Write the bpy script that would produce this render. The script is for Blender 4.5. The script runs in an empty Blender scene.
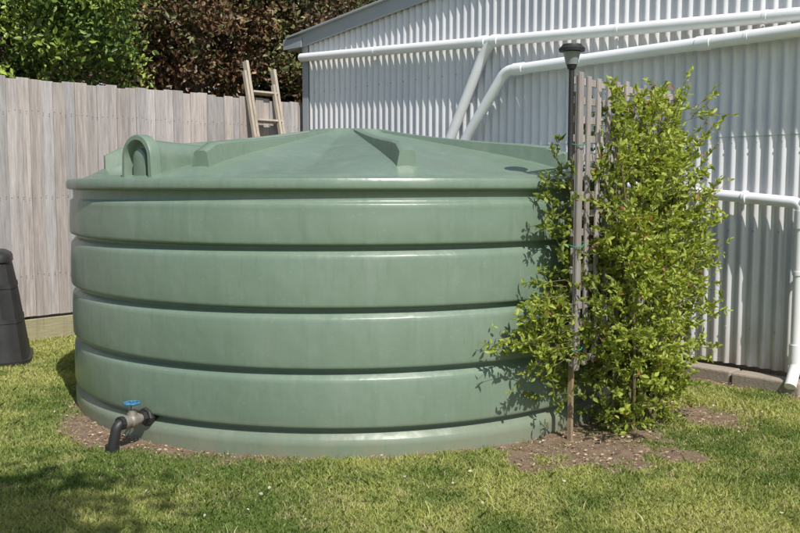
import bpy, math, random
import numpy as np
from mathutils import Vector, Matrix
random.seed(7); rng=np.random.default_rng(11)
S=bpy.context.scene
S.view_settings.view_transform='Standard'; S.view_settings.look='None'; S.view_settings.exposure=0

# ------------------------------------------------------------ helpers
def link(o,parent=None):
    S.collection.objects.link(o)
    if parent: o.parent=parent
    return o
def empty(name,loc=(0,0,0),rz=0):
    o=bpy.data.objects.new(name,None); o.location=loc; o.rotation_euler=(0,0,rz); o.empty_display_size=.2
    return link(o)
def mesh(name,v,f,mat,parent=None,smooth=None,col=None,attr=None):
    me=bpy.data.meshes.new(name)
    me.from_pydata([tuple(p) for p in v],[],f); 
    if mat: me.materials.append(mat)
    if smooth is not None:
        me.polygons.foreach_set('use_smooth',[True]*len(me.polygons))
        if smooth<180: me.set_sharp_from_angle(angle=math.radians(smooth))
    if col is not None:
        a=me.color_attributes.new('Col','FLOAT_COLOR','POINT'); a.data.foreach_set('color',np.asarray(col,dtype=np.float32).ravel())
    me.update()
    o=bpy.data.objects.new(name,me); return link(o,parent)
def npmesh(name,V,F,mat,parent=None,col=None,smooth=False):
    """V (n,3) ; F (m,k) constant polygon size"""
    me=bpy.data.meshes.new(name); n=len(V); m,k=F.shape
    me.vertices.add(n); me.vertices.foreach_set('co',V.astype(np.float32).ravel())
    me.loops.add(m*k); me.loops.foreach_set('vertex_index',F.astype(np.int32).ravel())
    me.polygons.add(m); me.polygons.foreach_set('loop_start',np.arange(0,m*k,k,dtype=np.int32))
    me.polygons.foreach_set('loop_total',np.full(m,k,dtype=np.int32))
    if smooth: me.polygons.foreach_set('use_smooth',np.ones(m,dtype=bool))
    me.materials.append(mat); me.update(calc_edges=True)
    if col is not None:
        a=me.color_attributes.new('Col','FLOAT_COLOR','POINT')
        c=np.ones((n,4),dtype=np.float32); c[:,:col.shape[1]]=col; a.data.foreach_set('color',c.ravel())
    me.validate()
    return link(bpy.data.objects.new(name,me),parent)
def box(v,f,c,ax,ay,az,hx,hy,hz):
    """append oriented box"""
    c=Vector(c);ax=Vector(ax)*hx;ay=Vector(ay)*hy;az=Vector(az)*hz;b=len(v)
    for s in((-1,-1,-1),(1,-1,-1),(1,1,-1),(-1,1,-1),(-1,-1,1),(1,-1,1),(1,1,1),(-1,1,1)):
        v.append(c+ax*s[0]+ay*s[1]+az*s[2])
    for q in((0,3,2,1),(4,5,6,7),(0,1,5,4),(1,2,6,5),(2,3,7,6),(3,0,4,7)): f.append(tuple(b+i for i in q))
X=(1,0,0);Y=(0,1,0);Z=(0,0,1)
def tube(v,f,pts,r,n=16,cap=True):
    pts=[Vector(p) for p in pts]; rs=r if isinstance(r,(list,tuple)) else [r]*len(pts)
    t0=(pts[1]-pts[0]).normalized(); up=Vector((0,0,1)) if abs(t0.z)<.9 else Vector((1,0,0))
    nx=t0.cross(up).normalized(); b=len(v)
    for i,p in enumerate(pts):
        if i==0:t=pts[1]-pts[0]
        elif i==len(pts)-1:t=pts[-1]-pts[-2]
        else:t=(pts[i+1]-pts[i]).normalized()+(pts[i]-pts[i-1]).normalized()
        t.normalize(); nx=(nx-t*nx.dot(t)).normalized(); ny=t.cross(nx)
        for k in range(n):
            a=2*math.pi*k/n; v.append(p+(nx*math.cos(a)+ny*math.sin(a))*rs[i])
    for i in range(len(pts)-1):
        for k in range(n):
            k2=(k+1)%n; f.append((b+i*n+k,b+i*n+k2,b+(i+1)*n+k2,b+(i+1)*n+k))
    if cap:
        f.append(tuple(b+k for k in range(n-1,-1,-1))); f.append(tuple(b+(len(pts)-1)*n+k for k in range(n)))
def roundpath(pts,rad=.1,k=6):
    pts=[Vector(p) for p in pts]; out=[pts[0]]
    for i in range(1,len(pts)-1):
        a=(pts[i-1]-pts[i]).normalized();b=(pts[i+1]-pts[i]).normalized()
        p0=pts[i]+a*rad;p2=pts[i]+b*rad
        for j in range(k+1):
            t=j/k; out.append(p0*(1-t)**2+pts[i]*2*t*(1-t)+p2*t*t)
    out.append(pts[-1]); return out
def bevel(o,w,seg=2,ang=35):
    m=o.modifiers.new('bev','BEVEL');m.width=w;m.segments=seg;m.limit_method='ANGLE';m.angle_limit=math.radians(ang);return o
_tab=np.random.default_rng(3).random((256,256))
def vnoise(x,y):
    x=np.asarray(x,float);y=np.asarray(y,float)
    xi=np.floor(x).astype(int);yi=np.floor(y).astype(int);fx=x-xi;fy=y-yi
    fx=fx*fx*(3-2*fx);fy=fy*fy*(3-2*fy);t=lambda a,b:_tab[a%256,b%256]
    return (t(xi,yi)*(1-fx)+t(xi+1,yi)*fx)*(1-fy)+(t(xi,yi+1)*(1-fx)+t(xi+1,yi+1)*fx)*fy
def fbm(x,y):
    return (vnoise(x,y)+.5*vnoise(x*2.1+7,y*2.1)+.25*vnoise(x*4.3,y*4.3+9))/1.75

# ------------------------------------------------------------ materials
class M:
    def __init__(s,name):
        s.m=bpy.data.materials.new(name);s.m.use_nodes=True;s.t=s.m.node_tree;s.n=s.t.nodes;s.l=s.t.links
        s.b=s.n['Principled BSDF'];s.out=s.n['Material Output']
    def node(s,t,**k):
        n=s.n.new(t)
        for a,b in k.items(): setattr(n,a,b)
        return n
    def coord(s,scale=(1,1,1)):
        tc=s.node('ShaderNodeTexCoord');mp=s.node('ShaderNodeMapping');mp.inputs['Scale'].default_value=scale
        s.l.new(tc.outputs['Object'],mp.inputs['Vector']);return mp.outputs[0]
    def noise(s,scale,detail=4,rough=.55,cs=(1,1,1)):
        n=s.node('ShaderNodeTexNoise');n.inputs['Scale'].default_value=scale;n.inputs['Detail'].default_value=detail;n.inputs['Roughness'].default_value=rough
        s.l.new(s.coord(cs),n.inputs['Vector']);return n.outputs['Fac']
    def ramp(s,fac,stops):
        r=s.node('ShaderNodeValToRGB');e=r.color_ramp.elements
        while len(e)<len(stops): e.new(.5)
        for i,(p,c) in enumerate(stops):
            e[i].position=p;e[i].color=(c,c,c,1) if not isinstance(c,tuple) else (*c,1)
        s.l.new(fac,r.inputs[0]);return r.outputs[0]
    def mix(s,fac,a,b,mode='MIX'):
        x=s.node('ShaderNodeMix',data_type='RGBA',blend_type=mode)
        for sock,val in ((x.inputs[0],fac),(x.inputs[6],a),(x.inputs[7],b)):
            if isinstance(val,tuple): sock.default_value=(*val,1)
            elif isinstance(val,(int,float)): sock.default_value=val
            else: s.l.new(val,sock)
        return x.outputs[2]
    def color(s,c):
        if isinstance(c,tuple): s.b.inputs['Base Color'].default_value=(*c,1)
        else: s.l.new(c,s.b.inputs['Base Color'])
        return s
    def rough(s,r):
        if isinstance(r,(int,float)): s.b.inputs['Roughness'].default_value=r
        else: s.l.new(r,s.b.inputs['Roughness'])
        return s
    def bump(s,h,strength=.3,dist=.01):
        b=s.node('ShaderNodeBump');b.inputs['Strength'].default_value=strength;b.inputs['Distance'].default_value=dist
        s.l.new(h,b.inputs['Height']);s.l.new(b.outputs[0],s.b.inputs['Normal']);return s
    def vcol(s): 
        a=s.node('ShaderNodeAttribute');a.attribute_name='Col';return a.outputs['Color']

# tank plastic
t=M('green_polyethylene')
n1=t.noise(1.3,5,.6);n2=t.noise(9,6,.7,(1,1,.35));n3=t.noise(60,3,.6)
c=t.mix(t.ramp(n1,[(.3,0.),(.7,1.)]),(.145,.205,.148),(.180,.242,.182))
c=t.mix(t.ramp(n2,[(.5,0.),(.8,.4)]),c,(.25,.28,.23))
scr=t.noise(5,2,.4,(6,6,90)); c=t.mix(t.ramp(scr,[(.70,0.),(.74,.4)]),c,(.42,.47,.40))
strk=t.noise(4,5,.65,(7,7,.5)); c=t.mix(t.ramp(strk,[(.52,0.),(.72,.28)]),c,(.10,.15,.105))
tc=t.node('ShaderNodeTexCoord');sp=t.node('ShaderNodeSeparateXYZ');t.l.new(tc.outputs['Object'],sp.inputs[0])
mr=t.node('ShaderNodeMapRange');mr.inputs[1].default_value=.0;mr.inputs[2].default_value=.20;mr.inputs[3].default_value=.8;mr.inputs[4].default_value=0;t.l.new(sp.outputs[2],mr.inputs[0])
mm=t.node('ShaderNodeMath',operation='MULTIPLY');t.l.new(mr.outputs[0],mm.inputs[0]);t.l.new(t.ramp(t.noise(7,6,.7),[(.3,.2),(.65,1.)]),mm.inputs[1])
c=t.mix(mm.outputs[0],c,(.24,.22,.15))
t.color(c).rough(t.ramp(n2,[(.3,.26),(.7,.42)])).bump(t.noise(2.6,4,.55,(1,1,.6)),.55,.03); TANK=t.m
t.b.inputs['Specular IOR Level'].default_value=.5
t=M('black_plastic');t.color(t.mix(t.noise(8),(.012,.012,.013),(.035,.034,.033))).rough(.5).bump(t.noise(30),.2,.004);BLACK=t.m
t=M('blue_enamel');t.color(t.mix(t.noise(60,4),(.02,.10,.20),(.06,.22,.36))).rough(.5);BLUE=t.m
t=M('brass');t.color(t.mix(t.noise(25),(.18,.16,.13),(.36,.33,.28))).rough(.5).bump(t.noise(60),.3,.003);t.b.inputs['Metallic'].default_value=.4;BRASS=t.m

def woodmat(name,a,b,grain=(14,14,1.2),stain=None,st=.5):
    t=M(name);g=t.noise(6,6,.7,grain);v=t.vcol()
    c=t.mix(t.ramp(g,[(.3,0.),(.7,1.)]),a,b)
    c=t.mix(1.,c,v,'MULTIPLY')
    s=t.noise(1.6,5,.7,(1,1,.5)); c=t.mix(t.ramp(s,[(.5,0.),(.8,.35)]),c,stain or tuple(x*.5 for x in a))
    s=t.noise(9,6,.75,(1.8,1.8,.10)); c=t.mix(t.ramp(s,[(.50,0.),(.70,st)]),c,stain or tuple(x*.5 for x in a))
    t.color(c).rough(.85).bump(g,.6,.005);return t.m
FENCE=woodmat('weathered_paling',(.30,.268,.255),(.53,.485,.46),(16,16,.8),(.20,.17,.155),.8)
PLINTH=woodmat('treated_pine',(.26,.23,.14),(.40,.36,.23),(1.2,1.2,16))
LATT=woodmat('lattice_timber',(.27,.235,.22),(.46,.41,.39))
LADD=woodmat('ladder_timber',(.36,.30,.23),(.56,.49,.40))
STAKE=woodmat('stake_timber',(.28,.20,.12),(.42,.31,.20))
BARK=woodmat('bark',(.06,.045,.03),(.13,.10,.07),(3,3,1))

t=M('corrugated_steel');n=t.noise(.9,4,.6,(1,1,.6));fine=t.noise(30,3,.7,(1,1,.2))
c=t.mix(t.ramp(n,[(.3,0.),(.7,1.)]),(.62,.62,.64),(.76,.75,.75)); c=t.mix(t.ramp(fine,[(.55,0.),(.75,.3)]),c,(.42,.42,.45))
sh=t.noise(1.0,1,.3,(1.25,1,.05)); c=t.mix(t.ramp(sh,[(.45,0.),(.55,.2)]),c,(.50,.50,.54))
tc=t.node('ShaderNodeTexCoord');sp=t.node('ShaderNodeSeparateXYZ');t.l.new(tc.outputs['Object'],sp.inputs[0])
mr=t.node('ShaderNodeMapRange');mr.inputs[1].default_value=.05;mr.inputs[2].default_value=.45;mr.inputs[3].default_value=.9;mr.inputs[4].default_value=0;t.l.new(sp.outputs[2],mr.inputs[0])
mm=t.node('ShaderNodeMath',operation='MULTIPLY');t.l.new(mr.outputs[0],mm.inputs[0]);t.l.new(t.ramp(t.noise(6,5,.7,(1,1,.4)),[(.35,.15),(.65,1.)]),mm.inputs[1])
c=t.mix(mm.outputs[0],c,(.36,.28,.20))
t.color(c).rough(t.ramp(fine,[(.3,.34),(.7,.5)]));t.b.inputs['Metallic'].default_value=.2;STEEL=t.m
t=M('white_pvc');c=t.mix(t.ramp(t.noise(4,5,.7),[(.45,0.),(.8,.5)]),(.84,.84,.84),(.68,.66,.62));t.color(c).rough(.4);PVC=t.m
t=M('grey_trim');c=t.mix(t.noise(5),(.33,.36,.39),(.41,.44,.46));t.color(c).rough(.45);TRIM=t.m
t=M('concrete');c=t.mix(t.noise(6,8,.7),(.22,.18,.14),(.42,.36,.29));t.color(c).rough(.95).bump(t.noise(30,6,.7),.6,.01);CONC=t.m
t=M('lamp_glass');t.color((.25,.27,.28)).rough(.15);LGLASS=t.m
t=M('green_tie');t.color((.03,.25,.15)).rough(.5);TIE=t.m

def leafmat(name,transl=.35,rough=.45):
    t=M(name);v=t.vcol();t.color(v).rough(rough);t.b.inputs['Specular IOR Level'].default_value=.35
    if transl>0:
        tr=t.node('ShaderNodeBsdfTranslucent');br=t.mix(1.,v,(1.3,1.25,.6),'MULTIPLY');t.l.new(br,tr.inputs[0])
        ms=t.node('ShaderNodeMixShader');ms.inputs[0].default_value=transl
        t.l.new(t.b.outputs[0],ms.inputs[1]);t.l.new(tr.outputs[0],ms.inputs[2]);t.l.new(ms.outputs[0],t.out.inputs[0])
    return t.m
LEAF=leafmat('leaf',.38);GRASS=leafmat('grass_blade',.35,.6);TLEAF=leafmat('tree_leaf',0,.4)
t=M('stem');t.color(t.mix(t.noise(9),(.10,.08,.04),(.16,.15,.06))).rough(.7);STEM=t.m
t=M('mulch_chip');t.color(t.vcol()).rough(.95);CHIP=t.m

# ground
t=M('lawn_and_soil');v=t.node('ShaderNodeAttribute');v.attribute_name='Col'
sep=t.node('ShaderNodeSeparateColor');t.l.new(v.outputs['Color'],sep.inputs[0])
g=t.mix(t.ramp(t.noise(2.2,6,.65),[(.3,0.),(.7,1.)]),(.20,.25,.055),(.36,.36,.13))
g=t.mix(t.ramp(t.noise(90,3,.7),[(.35,0.),(.65,.6)]),g,(.14,.17,.05))
d=t.mix(t.ramp(t.noise(14,8,.75),[(.35,0.),(.68,1.)]),(.25,.165,.10),(.50,.37,.25))
d=t.mix(t.ramp(t.noise(160,4,.8),[(.4,0.),(.6,.6)]),d,(.16,.10,.06))
t.color(t.mix(sep.outputs[0],g,d)).rough(.95).bump(t.noise(110,6,.8),.9,.02);GROUND=t.m

# ------------------------------------------------------------ layout
TC=np.array([-.335,5.95]);R=1.73
SUN=Vector((.44,-.90,math.tan(math.radians(50)))).normalized()
FA=Vector((-3.26,7.33,0));FD=Vector((.685,.729,0)).normalized();FN=Vector((.729,-.685,0)).normalized()
SE=Vector((.67,-.742,0)).normalized();SD=Vector((.742,.67,0)).normalized();SC=Vector((-.98,9.56,0))
LA=Vector((.86,4.47,0));LD=Vector((.78,.91,0)).normalized();LN=Vector((LD.y,-LD.x,0))

def dirtmask(x,y):
    x=np.asarray(x,float);y=np.asarray(y,float)
    r=np.hypot(x-TC[0],y-TC[1]);ph=np.degrees(np.arctan2(x-TC[0],-(y-TC[1])))
    nz=fbm(x*5,y*5)-.5; nz2=fbm(x*14+3,y*14)-.5
    wid=.01+.28*np.exp(-((ph+42)/17)**2)+.20*np.exp(-((ph-40)/18)**2)+.10*np.exp(-((ph+14)/14)**2)
    m=np.clip((wid+.14*nz+.22*nz2-(r-R))/.16+.4,0,1)
    e=((x-.97)/.58)**2+((y-4.40)/.46)**2
    m=np.maximum(m,np.clip((1.05+1.4*nz+1.8*nz2-e)/.5,0,1))
    q=np.hypot((x-1.62)/.55,(y-5.05)/.34)
    m=np.maximum(m,np.clip((.9+1.1*nz+nz2-q)/.45,0,1))
    s=(x-SC.x)*(-SD.x)+(y-SC.y)*(-SD.y)
    m=np.maximum(m,np.clip((.26+.3*nz-s)/.08,0,1))
    s2=(x-FA.x)*FN.x+(y-FA.y)*FN.y
    m=np.maximum(m,np.clip((.05+.12*nz-s2)/.05,0,1))
    return m
def axis(a,b,st):
    far=[30,60,120,250,500]
    mid=np.arange(a,b+1e-6,st)
    lo=np.array([a-v for v in far[::-1]]+[a-12,a-5,a-2,a-.8,a-.3]);hi=np.array([b+.3,b+.8,b+2,b+5,b+12]+[b+v for v in far])
    return np.concatenate([lo,mid,hi])
gx=axis(-4.2,4.2,.035);gy=axis(2.6,9.8,.035)
GX,GY=np.meshgrid(gx,gy);dm=dirtmask(GX,GY)
inn=(abs(GX)<4.2)&(GY>2.6)&(GY<9.8)
GZ=np.where(inn,(fbm(GX*1.7,GY*1.7)-.5)*.02+dm*(fbm(GX*11,GY*11)-.5)*.035,0)-.004
V=np.stack([GX.ravel(),GY.ravel(),GZ.ravel()],1);nx,ny=len(gx),len(gy)
ii=(np.arange(ny-1)[:,None]*nx+np.arange(nx-1)[None]).ravel();F=np.stack([ii,ii+1,ii+1+nx,ii+nx],1)
npmesh('ground',V,F,GROUND,col=np.repeat(dm.ravel()[:,None],3,1),smooth=True)

# ------------------------------------------------------------ grass (one mesh)
def grass(N):
    y=3.05+6.4*rng.random(N*2)**1.5; x=(rng.random(N*2)-.5)*2*(y*.49+.2)
    dmk=dirtmask(x,y)
    keep=(dmk<rng.random(N*2)**1.5)&(np.hypot(x-TC[0],y-TC[1])>R+.012)
    keep&=(((x-FA.x)*FN.x+(y-FA.y)*FN.y)>.04)&(((x-SC.x)*SD.x+(y-SC.y)*SD.y)<-.12)
    x=x[keep][:N];y=y[keep][:N];n=len(x)
    pn=fbm(x*1.6+5,y*2.0);p2=fbm(x*9,y*9)
    h=(.009+.015*rng.random(n))*(.55+.9*pn);w=(.0013+.0015*rng.random(n))*(.6+.14*y)
    tall=rng.random(n)<.012;h=np.where(tall,h*2.1,h)
    a=rng.random(n)*2*np.pi;ln=.1+rng.random(n)*1.2;la=rng.random(n)*2*np.pi
    bx,by=np.cos(a)*w,np.sin(a)*w;lx,ly=np.cos(la)*ln*h,np.sin(la)*ln*h
    gz=(fbm(x*1.7,y*1.7)-.5)*.02-.004
    z0=gz-.004
    P=np.empty((n,5,3));P[:,0]=np.stack([x-bx,y-by,z0],1);P[:,1]=np.stack([x+bx,y+by,z0],1)
    P[:,2]=np.stack([x+bx*.8+lx*.35,y+by*.8+ly*.35,gz+h*.6],1);P[:,3]=np.stack([x+lx,y+ly,gz+h],1);P[:,4]=np.stack([x-bx*.8+lx*.35,y-by*.8+ly*.35,gz+h*.6],1)
    F=np.arange(n*5).reshape(n,5)
    g1=np.array([.18,.26,.060]);g2=np.array([.50,.53,.175]);dry=np.array([.62,.55,.32])
    k=np.clip(3.2*(pn-.5)+.5+.4*(rng.random(n)-.5)+1.3*(p2-.5),0,1)[:,None]
    C=g1*(1-k)+g2*k; dk=(rng.random(n)<.06+1.1*np.clip(p2-.55,0,1)+.8*np.clip(pn-.62,0,1))[:,None];C=np.where(dk,dry*(.6+.5*rng.random(n))[:,None],C)
    C*= (.85+.3*rng.random(n))[:,None]
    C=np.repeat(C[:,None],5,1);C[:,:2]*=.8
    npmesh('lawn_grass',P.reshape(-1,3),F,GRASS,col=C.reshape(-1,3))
grass(300000)

# ------------------------------------------------------------ leaf builder
def leaves(name,P,D,L,W,C,mat,parent=None,fold=.35):
    n=len(P);up=rng.normal(size=(n,3));sd=np.cross(D,up);sd/=np.linalg.norm(sd,axis=1)[:,None]+1e-9
    nn=np.cross(sd,D)
    L=L[:,None];W=W[:,None]
    V=np.empty((n,6,3));V[:,0]=P;V[:,1]=P+D*L*.4+sd*W+nn*W*fold;V[:,2]=P+D*L*.75+sd*W*.7+nn*W*fold*.7;V[:,3]=P+D*L-nn*W*.3
    V[:,4]=P+D*L*.75-sd*W*.7+nn*W*fold*.7;V[:,5]=P+D*L*.4-sd*W+nn*W*fold
    b=np.arange(n)[:,None]*6
    F=np.concatenate([b+np.array([[0,1,2,3]]),b+np.array([[0,3,4,5]])])
    return npmesh(name,V.reshape(-1,3),F,mat,parent,col=np.repeat(C[:,None],6,1).reshape(-1,3))

# ------------------------------------------------------------ water tank
tank=empty('water_tank',(TC[0],TC[1],0))
prof=[(R-.05,-.03),(R+.002,-.02),(R+.004,.05),(R+.002,.083)]
gro=[.128,.415,.708,1.006]
for g in gro:
    prof+=[(R-.001,g-.042),(R-.004,g-.037),(R-.028,g-.012),(R-.033,g-.006),(R-.034,g+.003),(R-.031,g+.006),(R-.004,g+.0095),(R+.003,g+.013),(R+.006,g+.020),(R+.007,g+.030)]
    top=(gro+[1.245])[gro.index(g)+1]-.05
    for k in (.25,.5,.75,.96): prof.append((R+.007-.006*k+.003*math.sin(math.pi*k),g+.030+(top-g-.030)*k))
prof+=[(R+.002,1.207),(R-.002,1.213),(R-.014,1.222),(R-.017,1.228),(R-.017,1.268),(R-.014,1.273),(R+.012,1.277),(R+.018,1.283),(R+.020,1.29),(R+.020,1.318),(R+.012,1.332),(R-.01,1.337),(R-.075,1.340)]
cone=lambda r:1.352+(.335)*(1-r/1.63)
NS=360;v=[];f=[]
RIB=[14+40*k for k in range(9)]
def facet(phd):
    d=min(abs((phd-a+180)%360-180) for a in RIB)/20.;return 1-d
wob=lambda a,z:.004*math.sin(3*a+1.3+z*2)+.0025*math.sin(7*a+z*5)
for (r,z) in prof:
    for k in range(NS):
        a=2*math.pi*k/NS;q=r+wob(a,z);v.append((q*math.sin(a),-q*math.cos(a),z))
rr=[1.63,1.60,1.55,1.4,1.2,1.0,.8,.6,.42,.30,.27,.22,.12]
for r in rr:
    for k in range(NS):
        a=2*math.pi*k/NS
        z=cone(r)+.07*(facet(360*k/NS)-.5)*min(1,r/1.2)*min(1,(1.63-r)/.12)
        if r<=.27:z=cone(.27)+.022
        v.append((r*math.sin(a),-r*math.cos(a),z))
nr=len(prof)+len(rr)
for i in range(nr-1):
    for k in range(NS):
        k2=(k+1)%NS;f.append((i*NS+k,i*NS+k2,(i+1)*NS+k2,(i+1)*NS+k))
f.append(tuple((nr-1)*NS+k for k in range(NS)))
mesh('tank_shell',v,f,TANK,tank,smooth=42)
v=[];f=[]
for ph in RIB:
    a=math.radians(ph);er=Vector((math.sin(a),-math.cos(a),0));et=Vector((math.cos(a),math.sin(a),0));b=len(v);K=12
    for i in range(K+1):
        r=.24+(1.50-.24)*i/K;q=(r/1.5);hw=.020+.022*q;ht=.010+.105*q**2.0
        if i==K: ht*=.62;r+=.035
        if i==K-1: r+=.05
        zb=cone(r)+.03*q
        for (s,zz) in ((-hw*1.5,-.06),(-hw*.95,ht*.88),(-hw*.6,ht),(hw*.6,ht),(hw*.95,ht*.88),(hw*1.5,-.06)):
            v.append(er*r+et*s+Vector((0,0,zb+zz)))
    for i in range(K):
        for j in range(5): f.append((b+i*6+j,b+i*6+j+1,b+(i+1)*6+j+1,b+(i+1)*6+j))
    f.append(tuple(b+K*6+j for j in range(6)))
mesh('roof_ribs',v,f,TANK,tank,smooth=40)
ph=math.radians(-38);er=Vector((math.sin(ph),-math.cos(ph),0));et=Vector((math.cos(ph),math.sin(ph),0))
v=[];f=[];hw=.108
def arch(s,n=20):
    pts=[(-hw*s*1.05,-.02)]
    for k in range(n+1):
        a=math.pi-math.pi*k/n;pts.append((math.cos(a)*hw*s,.10+math.sin(a)*hw*s))
    pts.append((hw*s*1.05,-.02));return pts
def ring(r,s,zo=0):
    b=len(v)
    for (x,z) in arch(s): v.append(er*r+et*x+Vector((0,0,1.335+z+zo)))
    return b
rs=[ring(*q) for q in((.95,.45,-.0),(1.2,.72,.0),(1.50,.88),(1.575,.92),(1.585,.96),(1.59,1.10),(1.595,1.14),(1.645,1.14),(1.655,1.10),(1.657,.90),(1.652,.86),(1.615,.84),(1.61,.80),(1.61,.52),(1.615,.48),(1.635,.46),(1.638,.40))];m=23
for p,q in zip(rs[:-1],rs[1:]):
    for k in range(m-1): f.append((p+k,p+k+1,q+k+1,q+k))
f.append(tuple(rs[-1]+k for k in range(m)))
mesh('inlet_boss',v,f,TANK,tank,smooth=40)
ph=math.radians(-33.5);er=Vector((math.sin(ph),-math.cos(ph),0));et=Vector((math.cos(ph),math.sin(ph),0))
o=er*R+Vector((0,0,.125));v=[];f=[]
tube(v,f,[o-er*.03,o+er*.012,o+er*.020],[.050,.050,.044],8);tube(v,f,[o+er*.018,o+er*.042],.034,6);mesh('outlet_flange',v,f,BLACK,tank,smooth=30)
v=[];f=[];tube(v,f,[o+er*.04,o+er*.06,o+er*.061,o+er*.078,o+er*.086,o+er*.108,o+er*.116,o+er*.134,o+er*.135,o+er*.155],[.024,.024,.033,.033,.038,.038,.031,.031,.035,.035],12)
c0=o+er*.097;tube(v,f,[c0,c0+Vector((0,0,.04)),c0+Vector((0,0,.041)),c0+Vector((0,0,.058)),c0+Vector((0,0,.059)),c0+Vector((0,0,.10))],[.030,.024,.019,.017,.008,.008],12)
mesh('gate_valve',v,f,BRASS,tank,smooth=35)
v=[];f=[];hc=c0+Vector((0,0,.088));N=40
tube(v,f,[hc+Vector((math.cos(2*math.pi*k/N)*(.037+.003*math.cos(12*math.pi*k/N)),math.sin(2*math.pi*k/N)*(.037+.003*math.cos(12*math.pi*k/N)),0)) for k in range(N+1)],.0065,8,False)
for k in range(5):
    a=2*math.pi*k/5;tube(v,f,[hc,hc+Vector((math.cos(a)*.036,math.sin(a)*.036,0))],.0045,6)
tube(v,f,[hc-Vector((0,0,.008)),hc+Vector((0,0,.010))],.012,10);mesh('hand_wheel',v,f,BLUE,tank,smooth=50)
v=[];f=[];p=roundpath([o+er*.15,o+er*.190,o+er*.215-et*.01+Vector((0,0,-.12)),o+er*.21-et*.015+Vector((0,0,-.17))],.035);tube(v,f,p,.026,16)
tube(v,f,[o+er*.148,o+er*.178],.034,10)
q=p[-3];tube(v,f,[q+Vector((0,0,.045)),q-Vector((0,0,.01))],.034,10);mesh('poly_elbow',v,f,BLACK,tank,smooth=35)

# ------------------------------------------------------------ fence
fence=empty('paling_fence');v=[];f=[];col=[]
s=-3.0;k=0
while s<3.45:
    w=.092+.012*random.random();h=2.17+random.uniform(-.014,.014);off=.0 if k%2 else .014
    c=FA+FD*(s+w/2)+FN*(off);b=len(v)
    tw=random.uniform(-.03,.03);ax=(FD+FN*tw).normalized();tl=random.uniform(-.004,.004);az=(Vector(Z)+FD*tl).normalized()
    box(v,f,c+Vector((0,0,.1+h/2)),ax,FN,az,w/2+.003,.008,h/2-.1)
    g=random.uniform(.78,1.12);tn=random.uniform(-.04,.04)
    col+=[(g+tn,g,g-tn,1)]*8
    s+=w-.001;k+=1
bevel(mesh('palings',v,f,FENCE,fence,col=col),.002,1)
v=[];f=[];cc=FA+FD*.2
box(v,f,cc+FN*.026+Vector((0,0,.09)),FD,FN,Z,3.2,.014,.09)
for zz in(.55,1.2,1.9): box(v,f,cc-FN*.04+Vector((0,0,zz)),FD,FN,Z,3.2,.02,.04)
for ss in np.arange(-2.8,3.4,1.5): box(v,f,FA+FD*float(ss)-FN*.11+Vector((0,0,1)),FD,FN,Z,.05,.045,1.04)
bevel(mesh('plinth_and_rails',v,f,PLINTH,fence,col=[(1,1,1,1)]*len(v)),.004,1)
v=[];f=[];s=-3.0
for zz in(.55,1.2,1.9):
    s=-2.98
    while s<3.4:
        for dx in(-.02,.025):
            c=FA+FD*(s+.047+dx)+FN*.020+Vector((0,0,zz+random.uniform(-.012,.012)));tube(v,f,[c,c+FN*.0035],.0035,6)
        s+=.097
mesh('nails',v,f,BLACK,fence)

# ------------------------------------------------------------ ladder
lad=empty('wooden_ladder');v=[];f=[]
s0=2.70;base=FA+FD*s0+FN*.52;topc=FA+FD*s0+FN*.03+Vector((0,0,2.24));ud=(topc-base).normalized();fn=ud.cross(FD).normalized()
Lr=2.60
for sgn,ex in((-1,0),(1,-.06)):
    L=Lr+ex; box(v,f,base+FD*sgn*.17+ud*(L/2),FD,fn,ud,.016,.034,L/2)
b2=base+FN*.06;ud2=(topc+FN*.05-b2-FN*.02).normalized()
for sgn,ex in((-1,-.10),(1,-.22)):
    L=Lr+ex;box(v,f,b2+FD*(sgn*.17-.055)+ud2*(L/2),FD,fn,ud2,.014,.022,L/2)
z=.25
while z<2.5:
    box(v,f,base+ud*z,FD,fn,ud,.155,.045,.011);z+=.29
bevel(mesh('ladder_frame',v,f,LADD,lad,col=[(1,1,1,1)]*len(v)),.003,1)

# ------------------------------------------------------------ shed
rz=math.atan2(SE.y,SE.x);shed=empty('corrugated_shed',SC,rz)
PITCH=.085;AMP=.0155;LEN=9.5;SL=.105;z0=2.74
def topz(x): return z0+SL*x if x<LEN/2 else z0+SL*(LEN-x)
nx=int(LEN/PITCH*12);xs=np.linspace(0,LEN,nx+1);v=[];f=[]
zs_break=1.62
def sheet(xs,za,zb,yo,amp,ph=0):
    b=len(v);K=len(xs)
    for x in xs:
        y=-amp*math.cos(2*math.pi*x/PITCH+ph)-yo
        v.append((x,y,za(x)));v.append((x,y,zb(x)))
    for i in range(K-1): f.append((b+2*i,b+2*i+2,b+2*i+3,b+2*i+1))
sheet(xs,lambda x:.10,lambda x:zs_break+.04,.0,AMP)
sheet(xs,lambda x:zs_break,lambda x:topz(x),.006,AMP)
mesh('gable_wall',v,f,STEEL,shed,smooth=180)
v=[];f=[]
xs2=np.linspace(0,7,int(7/PITCH*8))
for i,x in enumerate(xs2):
    xx=AMP*math.cos(2*math.pi*x/PITCH);v.append((xx+.0,x,.1));v.append((xx,x,z0+.05))
for i in range(len(xs2)-1): f.append((2*i,2*i+1,2*i+3,2*i+2))
mesh('side_wall',v,f,STEEL,shed,smooth=180)
v=[];f=[]
for zr in(.35,1.0,1.58,2.25,2.9):
    for k in range(0,int(LEN/PITCH),2):
        x=(k)*PITCH
        if zr<topz(x)-.05: 
            yo=AMP+(.006 if zr>1.6 else 0);tube(v,f,[(x,-yo,zr),(x,-yo-.006,zr)],.0065,6)
mesh('roofing_screws',v,f,TRIM,shed)
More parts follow.
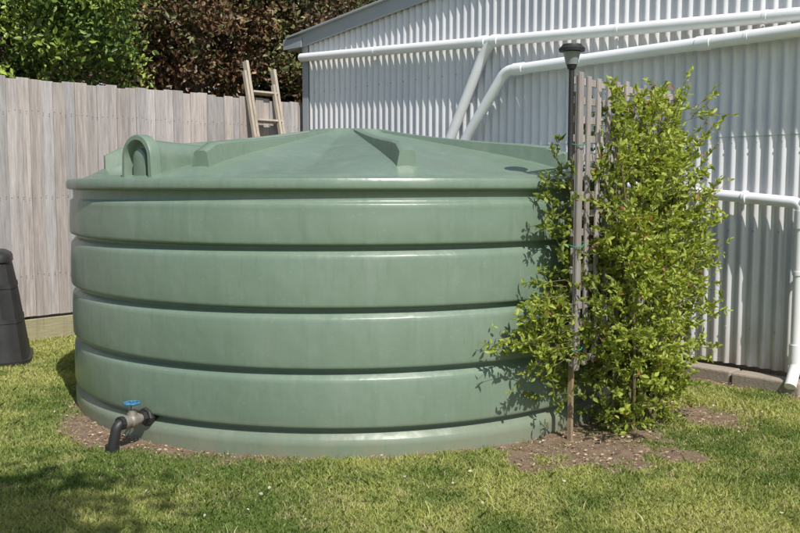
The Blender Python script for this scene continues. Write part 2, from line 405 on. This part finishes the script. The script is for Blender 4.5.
v=[];f=[];box(v,f,(.02,-.028,1.42),X,Y,Z,.05,.003,1.32);bevel(mesh('corner_flashing',v,f,TRIM,shed),.002,1)
v=[];f=[]
ex=Vector((1,0,SL)).normalized();ez=Vector((-SL,0,1)).normalized()
L2=LEN/2+.25;c=Vector((LEN/4-.125,-.045,topz(LEN/4-.125)+.055))
box(v,f,c,ex,Y,ez,L2/2*1.006,.012,.065)
ex2=Vector((1,0,-SL)).normalized();ez2=Vector((SL,0,1)).normalized()
box(v,f,Vector((LEN*.75+.125,-.043,topz(LEN*.75+.125)+.055)),ex2,Y,ez2,L2/2*1.006,.012,.065)
box(v,f,c+Vector((0,-.010,.075)),ex,Y,ez,L2/2*1.006,.035,.010)
bevel(mesh('barge_board',v,f,TRIM,shed),.004,1)
v=[];f=[]
for sgn in(0,1):
    b=len(v);n=int(7/PITCH*6)
    for i in range(n+1):
        y=-.03+7*i/n;dz=.010*math.cos(2*math.pi*y/PITCH)
        xa,xb=(-.22,LEN/2) if sgn==0 else (LEN/2,LEN+.22)
        za=z0-.22*SL if sgn==0 else z0+SL*LEN/2;zb=z0+SL*LEN/2 if sgn==0 else z0-.22*SL
        v.append((xa,y,za+.12+dz));v.append((xb,y,zb+.12+dz))
    for i in range(n): f.append((b+2*i,b+2*i+1,b+2*i+3,b+2*i+2))
mesh('roof_sheets',v,f,STEEL,shed,smooth=180)
v=[];f=[];pr=[(-.05,.075),(-.05,.0),(-.10,-.02),(-.24,-.02),(-.265,.0),(-.265,.075),(-.28,.085),(-.28,.095),(-.25,.095),(-.25,.01),(-.23,-.005),(-.08,-.005)]
n=len(pr)
for y in(-.06,7): 
    for (x,z) in pr: v.append((x-.02,y,z0+z))
for i in range(n): f.append((i,(i+1)%n,n+(i+1)%n,n+i))
f.append((0,1,2,3,4,5,6,7));mesh('gutter',v,f,TRIM,shed)
v=[];f=[];box(v,f,(-.15,-.068,z0+.040),X,Y,Z,.165,.004,.055);bevel(mesh('gutter_end',v,f,TRIM,shed),.003,1)

# ------------------------------------------------------------ drain pipes on the shed
pipes=empty('drainage_pipes',SC,rz);v=[];f=[];pr=.043
zu=lambda s:2.615-.052*s
YP=-.078;YQ=-.115
tube(v,f,[(.02,YP,zu(0)),(9.4,YP,zu(9.4))],pr,20)
J=(2.66,YP,zu(2.66));
tube(v,f,roundpath([(J[0]+.02,YP,J[2]),(2.58,YP,zu(2.66)-.10),(2.22,YP,1.74),(1.95,YP,1.25),(1.95,YP,.1)],.06),pr,20)
for s in(2.58,2.72): tube(v,f,[(s-.035,YP,zu(s)+.0018),(s+.035,YP,zu(s)-.0018)],pr+.008,20)
z2=lambda s:2.215+.012*(s-2.83)
path=[(9.4,YQ,z2(9.4)),(2.86,YQ,z2(2.86)),(2.42,YQ,1.69),(2.15,YQ,1.2),(2.15,YQ,.1)]
tube(v,f,roundpath(path,.07),pr,20)
for s in(3.0,4.6,): tube(v,f,[(s-.05,YQ,z2(s)),(s+.05,YQ,z2(s))],pr+.006,20)
zl=lambda s:1.27-.085*(s-4.3)
SDN=5.27
path=[(3.0,YP,zl(3.0)),(SDN,YP,zl(SDN)),(SDN,YP,.16),(SDN+.02,YP-.11,.05)]
tube(v,f,roundpath(path,.06),.036,20)
tube(v,f,[(SDN,YP,zl(SDN)),(9.0,YP,zl(SDN)+.04)],.036,18)
tube(v,f,[(SDN,YP,1.14),(SDN,YP,1.03)],.043,18);tube(v,f,[(SDN,YP,.30),(SDN,YP,.17)],.043,18)
mesh('pvc_pipes',v,f,PVC,pipes,smooth=40)
v=[];f=[]
for (s,z,y) in((1.2,zu(1.2),YP),(3.9,zu(3.9),YP),(5.0,zu(5.0),YP),(3.6,z2(3.6),YQ),(4.9,z2(4.9),YQ),(4.0,zl(4.0),YP),(4.9,zl(4.9),YP)):
    tube(v,f,[(s-.012,y,z),(s+.012,y,z)],.046,18);box(v,f,(s,y/2-.01,z),X,Y,Z,.012,-y/2-.012,.015)
for z in(.75,): tube(v,f,[(SDN,YP,z-.012),(SDN,YP,z+.012)],.041,18);box(v,f,(SDN,YP/2-.01,z),X,Y,Z,.015,-YP/2-.012,.012)
mesh('pipe_saddles',v,f,PVC,pipes,smooth=40)

foot=empty('concrete_footing',SC,rz);v=[];f=[];s=-.0
while s<9:
    w=random.uniform(.28,.46);box(v,f,(s+w/2,-.085+random.uniform(-.015,.015),.015+random.uniform(0,.012)),(1,random.uniform(-.03,.03),0),Y,Z,w/2-.006,.075,.055);s+=w
o=bevel(mesh('footing_blocks',v,f,CONC,foot),.012,2)

# ------------------------------------------------------------ compost bin at left
cb=empty('compost_bin',(-3.11,6.62,0),math.radians(20));v=[];f=[]
levels=[(0,.345),(.03,.347),(.03,.325),(.12,.312),(.12,.308),(.30,.284),(.30,.288),(.33,.284),(.33,.278),(.55,.248),(.55,.252),(.58,.248),(.58,.243),(.74,.220),(.74,.230),(.78,.228),(.80,.215),(.82,.18),(.83,.06)]
NN=8*6
for (z,r) in levels:
    for k in range(NN):
        a=2*math.pi*k/NN;sq=(abs(math.cos(a))**5+abs(math.sin(a))**5)**(-.2);fl=.006*math.cos(a*24) if .03<z<.74 else 0
        v.append(((r*sq+fl)*math.cos(a),(r*sq+fl)*math.sin(a),z))
for i in range(len(levels)-1):
    for k in range(NN): f.append((i*NN+k,i*NN+(k+1)%NN,(i+1)*NN+(k+1)%NN,(i+1)*NN+k))
f.append(tuple((len(levels)-1)*NN+k for k in range(NN)));mesh('bin_body',v,f,BLACK,cb,smooth=35)
v=[];f=[];tube(v,f,roundpath([(-.08,0,.82),(-.08,0,.87),(.08,0,.87),(.08,0,.82)],.03),.012,8);box(v,f,(0,-.325,.11),X,(0,.997,.07),(0,-.07,.997),.14,.006,.09);mesh('lid_handle_and_hatch',v,f,BLACK,cb,smooth=35)

# ------------------------------------------------------------ lattice
lat=empty('lattice_trellis');v=[];f=[];col=[]
def lb(a,z,n_,ha,hn,hz,tint=None):
    box(v,f,LA+LD*a+LN*n_+Vector((0,0,z)),LD,LN,Z,ha,hn,hz);g=random.uniform(.8,1.15);col.extend([(g,g,g,1)]*8)
LL=1.17;zb,zt=.38,1.84
na=12
for i in range(na):
    a=.018+i*(LL-.036)/(na-1);lb(a,(zb+zt)/2,.0072,.018,.006,(zt-zb)/2+random.uniform(-.01,.012))
lb(.018,(zb+zt)/2,.0200,.022,.006,(zt-zb)/2+.01)
nz=16
for j in range(nz):
    z=zb+.03+j*(zt-zb-.06)/(nz-1);lb(LL/2,z,-.0072,LL/2+random.uniform(-.008,.01),.006,.018)
bevel(mesh('lattice_slats',v,f,LATT,lat,col=col),.0015,1)
v=[];f=[];col=[]
lb(.05,.86,-.026,.011,.011,.90);lb(LL-.03,.86,-.030,.015,.015,.90)
mesh('lattice_posts',v,f,STAKE,lat,col=col)
v=[];f=[]
for z in(.48,1.0,1.5):
    c=LA+LD*.02+LN*.0+Vector((0,0,z));tube(v,f,[c+LD*(.042*math.cos(t_))+LN*(.045*math.sin(t_))+Vector((0,0,.006*math.sin(2*t_))) for t_ in np.linspace(0,2*math.pi,13)],.003,5,False)
mesh('wire_ties',v,f,TIE,lat)
lamp=empty('garden_solar_light');v=[];f=[];b=LA-LD*.020-LN*.012
tube(v,f,[b+Vector((0,0,1.42)),b+Vector((0,0,1.86)),b+Vector((0,0,1.865)),b+Vector((0,0,1.885))],[.013,.013,.020,.026],14)
tube(v,f,[b+Vector((0,0,z)) for z in(1.945,1.948,1.962,1.975,1.982)],[.030,.062,.064,.050,.046],24)
mesh('lamp_pole_and_cap',v,f,BLACK,lamp,smooth=35)
v=[];f=[];tube(v,f,[b+Vector((0,0,1.885)),b+Vector((0,0,1.945))],[.028,.042],18);mesh('lamp_lens',v,f,LGLASS,lamp,smooth=35)

# ------------------------------------------------------------ climbing plant
def plant():
    pl=empty('climbing_shrub');P=[];D=[];C=[];Ls=[];sv=[];sf=[]
    base=LA+LD*.45+LN*.12
    def clump(p,d,L,nl,tone):
        d=Vector(d).normalized();q=Vector(p);pts=[q.copy()];st=L/6
        for i in range(6):
            d=(d+Vector((random.gauss(0,.16),random.gauss(0,.16),random.gauss(-.02,.14)))).normalized();q=q+d*st;pts.append(q.copy())
        if np.hypot(pts[-1].x-TC[0],pts[-1].y-TC[1])>R+.02:tube(sv,sf,pts,[.0026-.0003*i for i in range(7)],3,False)
        for k in range(nl):
            t=random.random()**.8*6;i=min(int(t),5);pp=pts[i].lerp(pts[i+1],t-i)
            if np.hypot(pp.x-TC[0],pp.y-TC[1])<R+.03: continue
            if pp.z<.02: continue
            dd=(d*.5+Vector((random.gauss(0,.6),random.gauss(0,.6),random.gauss(.1,.5)))).normalized()
            P.append(pp);D.append(dd);Ls.append(random.uniform(.022,.046))
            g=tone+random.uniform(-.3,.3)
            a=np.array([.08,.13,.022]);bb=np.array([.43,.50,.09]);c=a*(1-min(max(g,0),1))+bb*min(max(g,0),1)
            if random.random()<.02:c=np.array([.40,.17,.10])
            C.append(c)
    def env(z):
        if z<.35: return .16,.85,-.05,.24
        if z<.8: return .10,1.00,-.06,.27
        if z<1.35: return .13,1.12,-.06,.25
        return .26,1.16,-.05,.15
    for i in range(1900):
        z=.06+1.70*random.random()**1.05;a0,a1,n0,n1=env(z);a=random.uniform(a0,a1);n=random.uniform(n0,n1)
        if z>1.40 and random.random()<.50: continue
        if fbm(a*5+z*2,z*5)<.44 and random.random()<.72: continue
        p=LA+LD*a+LN*n+Vector((0,0,z))
        out=LN*(n-.05)*2.5+LD*(a-.6)*.9+Vector((random.gauss(0,.4),random.gauss(0,.4),.45+random.gauss(0,.4)))
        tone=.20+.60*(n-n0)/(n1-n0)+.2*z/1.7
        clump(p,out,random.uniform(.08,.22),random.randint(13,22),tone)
    for i in range(80):
        z=random.uniform(.4,1.74);a=random.uniform(.3,1.15);n=random.uniform(.05,.2)
        p=LA+LD*a+LN*n+Vector((0,0,z));clump(p,LN*random.uniform(-.2,.8)+LD*random.uniform(-.4,.8)+Vector((0,0,random.uniform(0,1.2))),random.uniform(.2,.36),18,.8)
    for i in range(150):
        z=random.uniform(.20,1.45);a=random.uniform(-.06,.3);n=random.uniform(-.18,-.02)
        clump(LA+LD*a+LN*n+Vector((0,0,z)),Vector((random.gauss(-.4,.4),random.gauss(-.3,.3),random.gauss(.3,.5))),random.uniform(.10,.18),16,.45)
    for k in range(4):
      for (z,l,n_) in((.62,.30,16),(.70,.26,14),(.56,.42,22),(.50,.46,24),(.66,.34,16),(.60,.52,26),(.47,.30,14),(.78,.25,12),(.53,.50,22),(.74,.30,14)):
        z+=random.uniform(-.06,.06);l*=random.uniform(.55,1.05)
        p=LA+Vector((-.03+random.uniform(-.03,.05),-.05,z));clump(p,(-1,random.uniform(-.5,-.1),random.uniform(-.25,.15)),l,n_,.75)
        if k<2: clump(p,(-1,random.uniform(-.5,-.1),random.uniform(-.1,.35)),l*.6,n_,.6)
    for i in range(11):
        q=base+LD*random.gauss(0,.10)+LN*random.gauss(0,.05);q.z=-.02
        e=LA+LD*random.uniform(.1,1.05)+LN*random.uniform(0,.15);e.z=random.uniform(.7,1.6)
        mid=q.lerp(e,.5)+Vector((random.gauss(0,.06),random.gauss(0,.06),.1))
        pts=[q*(1-t)**2+mid*2*t*(1-t)+e*t*t for t in np.linspace(0,1,9)];tube(sv,sf,pts,[.011-.0009*k for k in range(9)],6,False)
    mesh('stems',sv,sf,STEM,pl,smooth=180)
    P=np.array([tuple(p) for p in P]);D=np.array([tuple(p) for p in D]);Ls=np.array(Ls);C=np.array(C)
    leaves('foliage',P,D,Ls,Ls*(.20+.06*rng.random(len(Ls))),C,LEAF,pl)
plant()

# ------------------------------------------------------------ trees
def tree(name,base,h,crown,nclump,nleaf,size,cols,spread=.16,zmin=1.3,limbs=9):
    tr=empty(name,base);v=[];f=[];P=[];C=[];r0=h*.028+.03
    top=Vector((0,0,h*.75));tube(v,f,[Vector((0,0,-.1)),Vector((.05,.02,h*.25)),Vector((-.04,.05,h*.5)),top],[r0*1.3,r0,r0*.75,r0*.35],10)
    (cx,cy,cz),(rx,ry,rz_)=crown
    lobes=[(Vector((cx+random.uniform(-.6,.6)*rx,cy+random.uniform(-.55,.55)*ry,cz+random.uniform(-.6,.65)*rz_)),random.uniform(.30,.52)) for _ in range(limbs+6)]
    for (c,s_) in lobes[:limbs]:
        st=Vector((0,0,min(h*.7,max(h*.2,c.z*.55))));m=st.lerp(c,.5)+Vector((0,0,.12*h*.3));tube(v,f,[st,m,c],[r0*.5,r0*.3,r0*.1],6)
    mesh('trunk_and_limbs',v,f,BARK,tr,smooth=180,col=[(1,1,1,1)]*len(v))
    for i in range(nclump):
        c,s_=random.choice(lobes);u=Vector((random.gauss(0,1),random.gauss(0,1),random.gauss(0,1))).normalized()*(random.random()**.4)
        p=c+Vector((u.x*rx*s_,u.y*ry*s_,u.z*rz_*s_*1.1));tone=random.random()
        if p.z<zmin: continue
        q=rng.normal(size=(nleaf,3))*spread*np.array([1,1,.6])+np.array(tuple(p));P.append(q)
        ca,cb_=cols[int(random.random()**1.6*len(cols))%len(cols)];k=np.clip(tone+.3*(rng.random(nleaf)-.5),0,1)[:,None];C.append(np.array(ca)*(1-k)+np.array(cb_)*k)
    P=np.concatenate(P);C=np.concatenate(C);n=len(P);D=rng.normal(size=(n,3))+np.array([0,0,-.2]);D/=np.linalg.norm(D,axis=1)[:,None]
    L=size*(.6+.8*rng.random(n));leaves('crown',P,D,L,L*.26,C,TLEAF,tr)
G=[((.10,.16,.025),(.34,.42,.08)),((.04,.08,.016),(.16,.24,.04))]
B=[((.05,.035,.02),(.20,.12,.055)),((.07,.08,.028),(.20,.20,.07)),((.10,.055,.03),(.25,.14,.07))]
D2=[((.03,.05,.015),(.09,.14,.035)),((.05,.055,.025),(.13,.13,.05))]
tree('leafy_shrub_tree',(-4.0,9.6,0),3.9,((0,0,3.0),(1.5,1.2,1.6)),420,55,.065,G,.12)
tree('leafy_shrub_tree',(-5.6,9.2,0),4.4,((0,0,3.1),(1.4,1.2,1.7)),300,55,.065,G,.12)
tree('brown_leaved_tree',(-2.9,12.2,0),4.8,((0,0,3.4),(1.8,1.4,1.9)),430,55,.075,B)
tree('brown_leaved_tree',(-1.2,13.2,0),5.0,((0,0,3.7),(1.8,1.4,1.8)),360,55,.075,B+D2)
tree('evergreen_tree',(-4.4,14.5,0),6.5,((0,0,3.8),(2.8,1.6,2.8)),460,50,.13,D2,.26)
tree('evergreen_tree',(-1.6,15.5,0),7,((0,0,3.6),(3.0,1.6,2.8)),560,50,.13,D2,.28)
tree('evergreen_tree',(-8.6,13.0,0),6.5,((0,0,3.8),(2.6,1.8,2.8)),300,50,.13,D2,.26)
off=SUN/SUN.z
tp=Vector((-1.75,3.15,0))+off*4.2
tree('garden_tree',(tp.x-.4,tp.y-.9,0),4.6,((.4,.9,4.2),(.95,.7,.6)),100,45,.09,G)

# ------------------------------------------------------------ mulch / litter
N=9000
x=rng.uniform(-2.6,2.6,N*6);y=rng.uniform(3.7,6.4,N*6);k=(dirtmask(x,y)>.3+.5*rng.random(N*6))&(np.hypot(x-TC[0],y-TC[1])>R+.02);x=x[k][:N];y=y[k][:N];n=len(x)
P=np.stack([x,y,.002+.008*rng.random(n)],1);D=rng.normal(size=(n,3))*np.array([1,1,.15]);D/=np.linalg.norm(D,axis=1)[:,None]
L=.004+.020*rng.random(n)**3;k=rng.random(n)[:,None];C=np.array([.22,.145,.085])*(1-k)+np.array([.56,.44,.30])*k
leaves('bark_mulch',P,D,L,L*.20,C,CHIP,fold=.1)
N=140;x=rng.uniform(-2.2,2.4,N);y=rng.uniform(3.3,5.6,N);k=np.hypot(x-TC[0],y-TC[1])>R+.05;x=x[k];y=y[k];n=len(x)
P=np.stack([x,y,.016+.008*rng.random(n)],1);D=rng.normal(size=(n,3))*np.array([1,1,.2]);D/=np.linalg.norm(D,axis=1)[:,None];L=.008+.012*rng.random(n)
C=np.tile(np.array([.62,.58,.45]),(n,1))*(.6+.4*rng.random(n))[:,None];leaves('fallen_petals',P,D,L,L*.35,C,CHIP)

# ------------------------------------------------------------ light, sky, camera
w=bpy.data.worlds.new('World');S.world=w;w.use_nodes=True;nt=w.node_tree
sk=nt.nodes.new('ShaderNodeTexSky');sk.sky_type='NISHITA';sk.sun_disc=False;sk.sun_elevation=math.radians(50);sk.sun_rotation=math.atan2(SUN.x,SUN.y)
nt.links.new(sk.outputs[0],nt.nodes['Background'].inputs[0]);nt.nodes['Background'].inputs[1].default_value=.12
ld=bpy.data.lights.new('sun','SUN');ld.energy=5.0;ld.angle=math.radians(.53);ld.color=(1,.965,.90)
ld.energy=5.0
lo=link(bpy.data.objects.new('sun',ld));lo.rotation_euler=SUN.to_track_quat('Z','Y').to_euler();lo.location=SUN*20
cd=bpy.data.cameras.new('camera');cd.sensor_width=36;cd.lens=40.5;cd.clip_end=2000
co=link(bpy.data.objects.new('camera',cd));co.location=(0,0,1.3);co.rotation_euler=(math.radians(90-5.17),0,0);S.camera=co
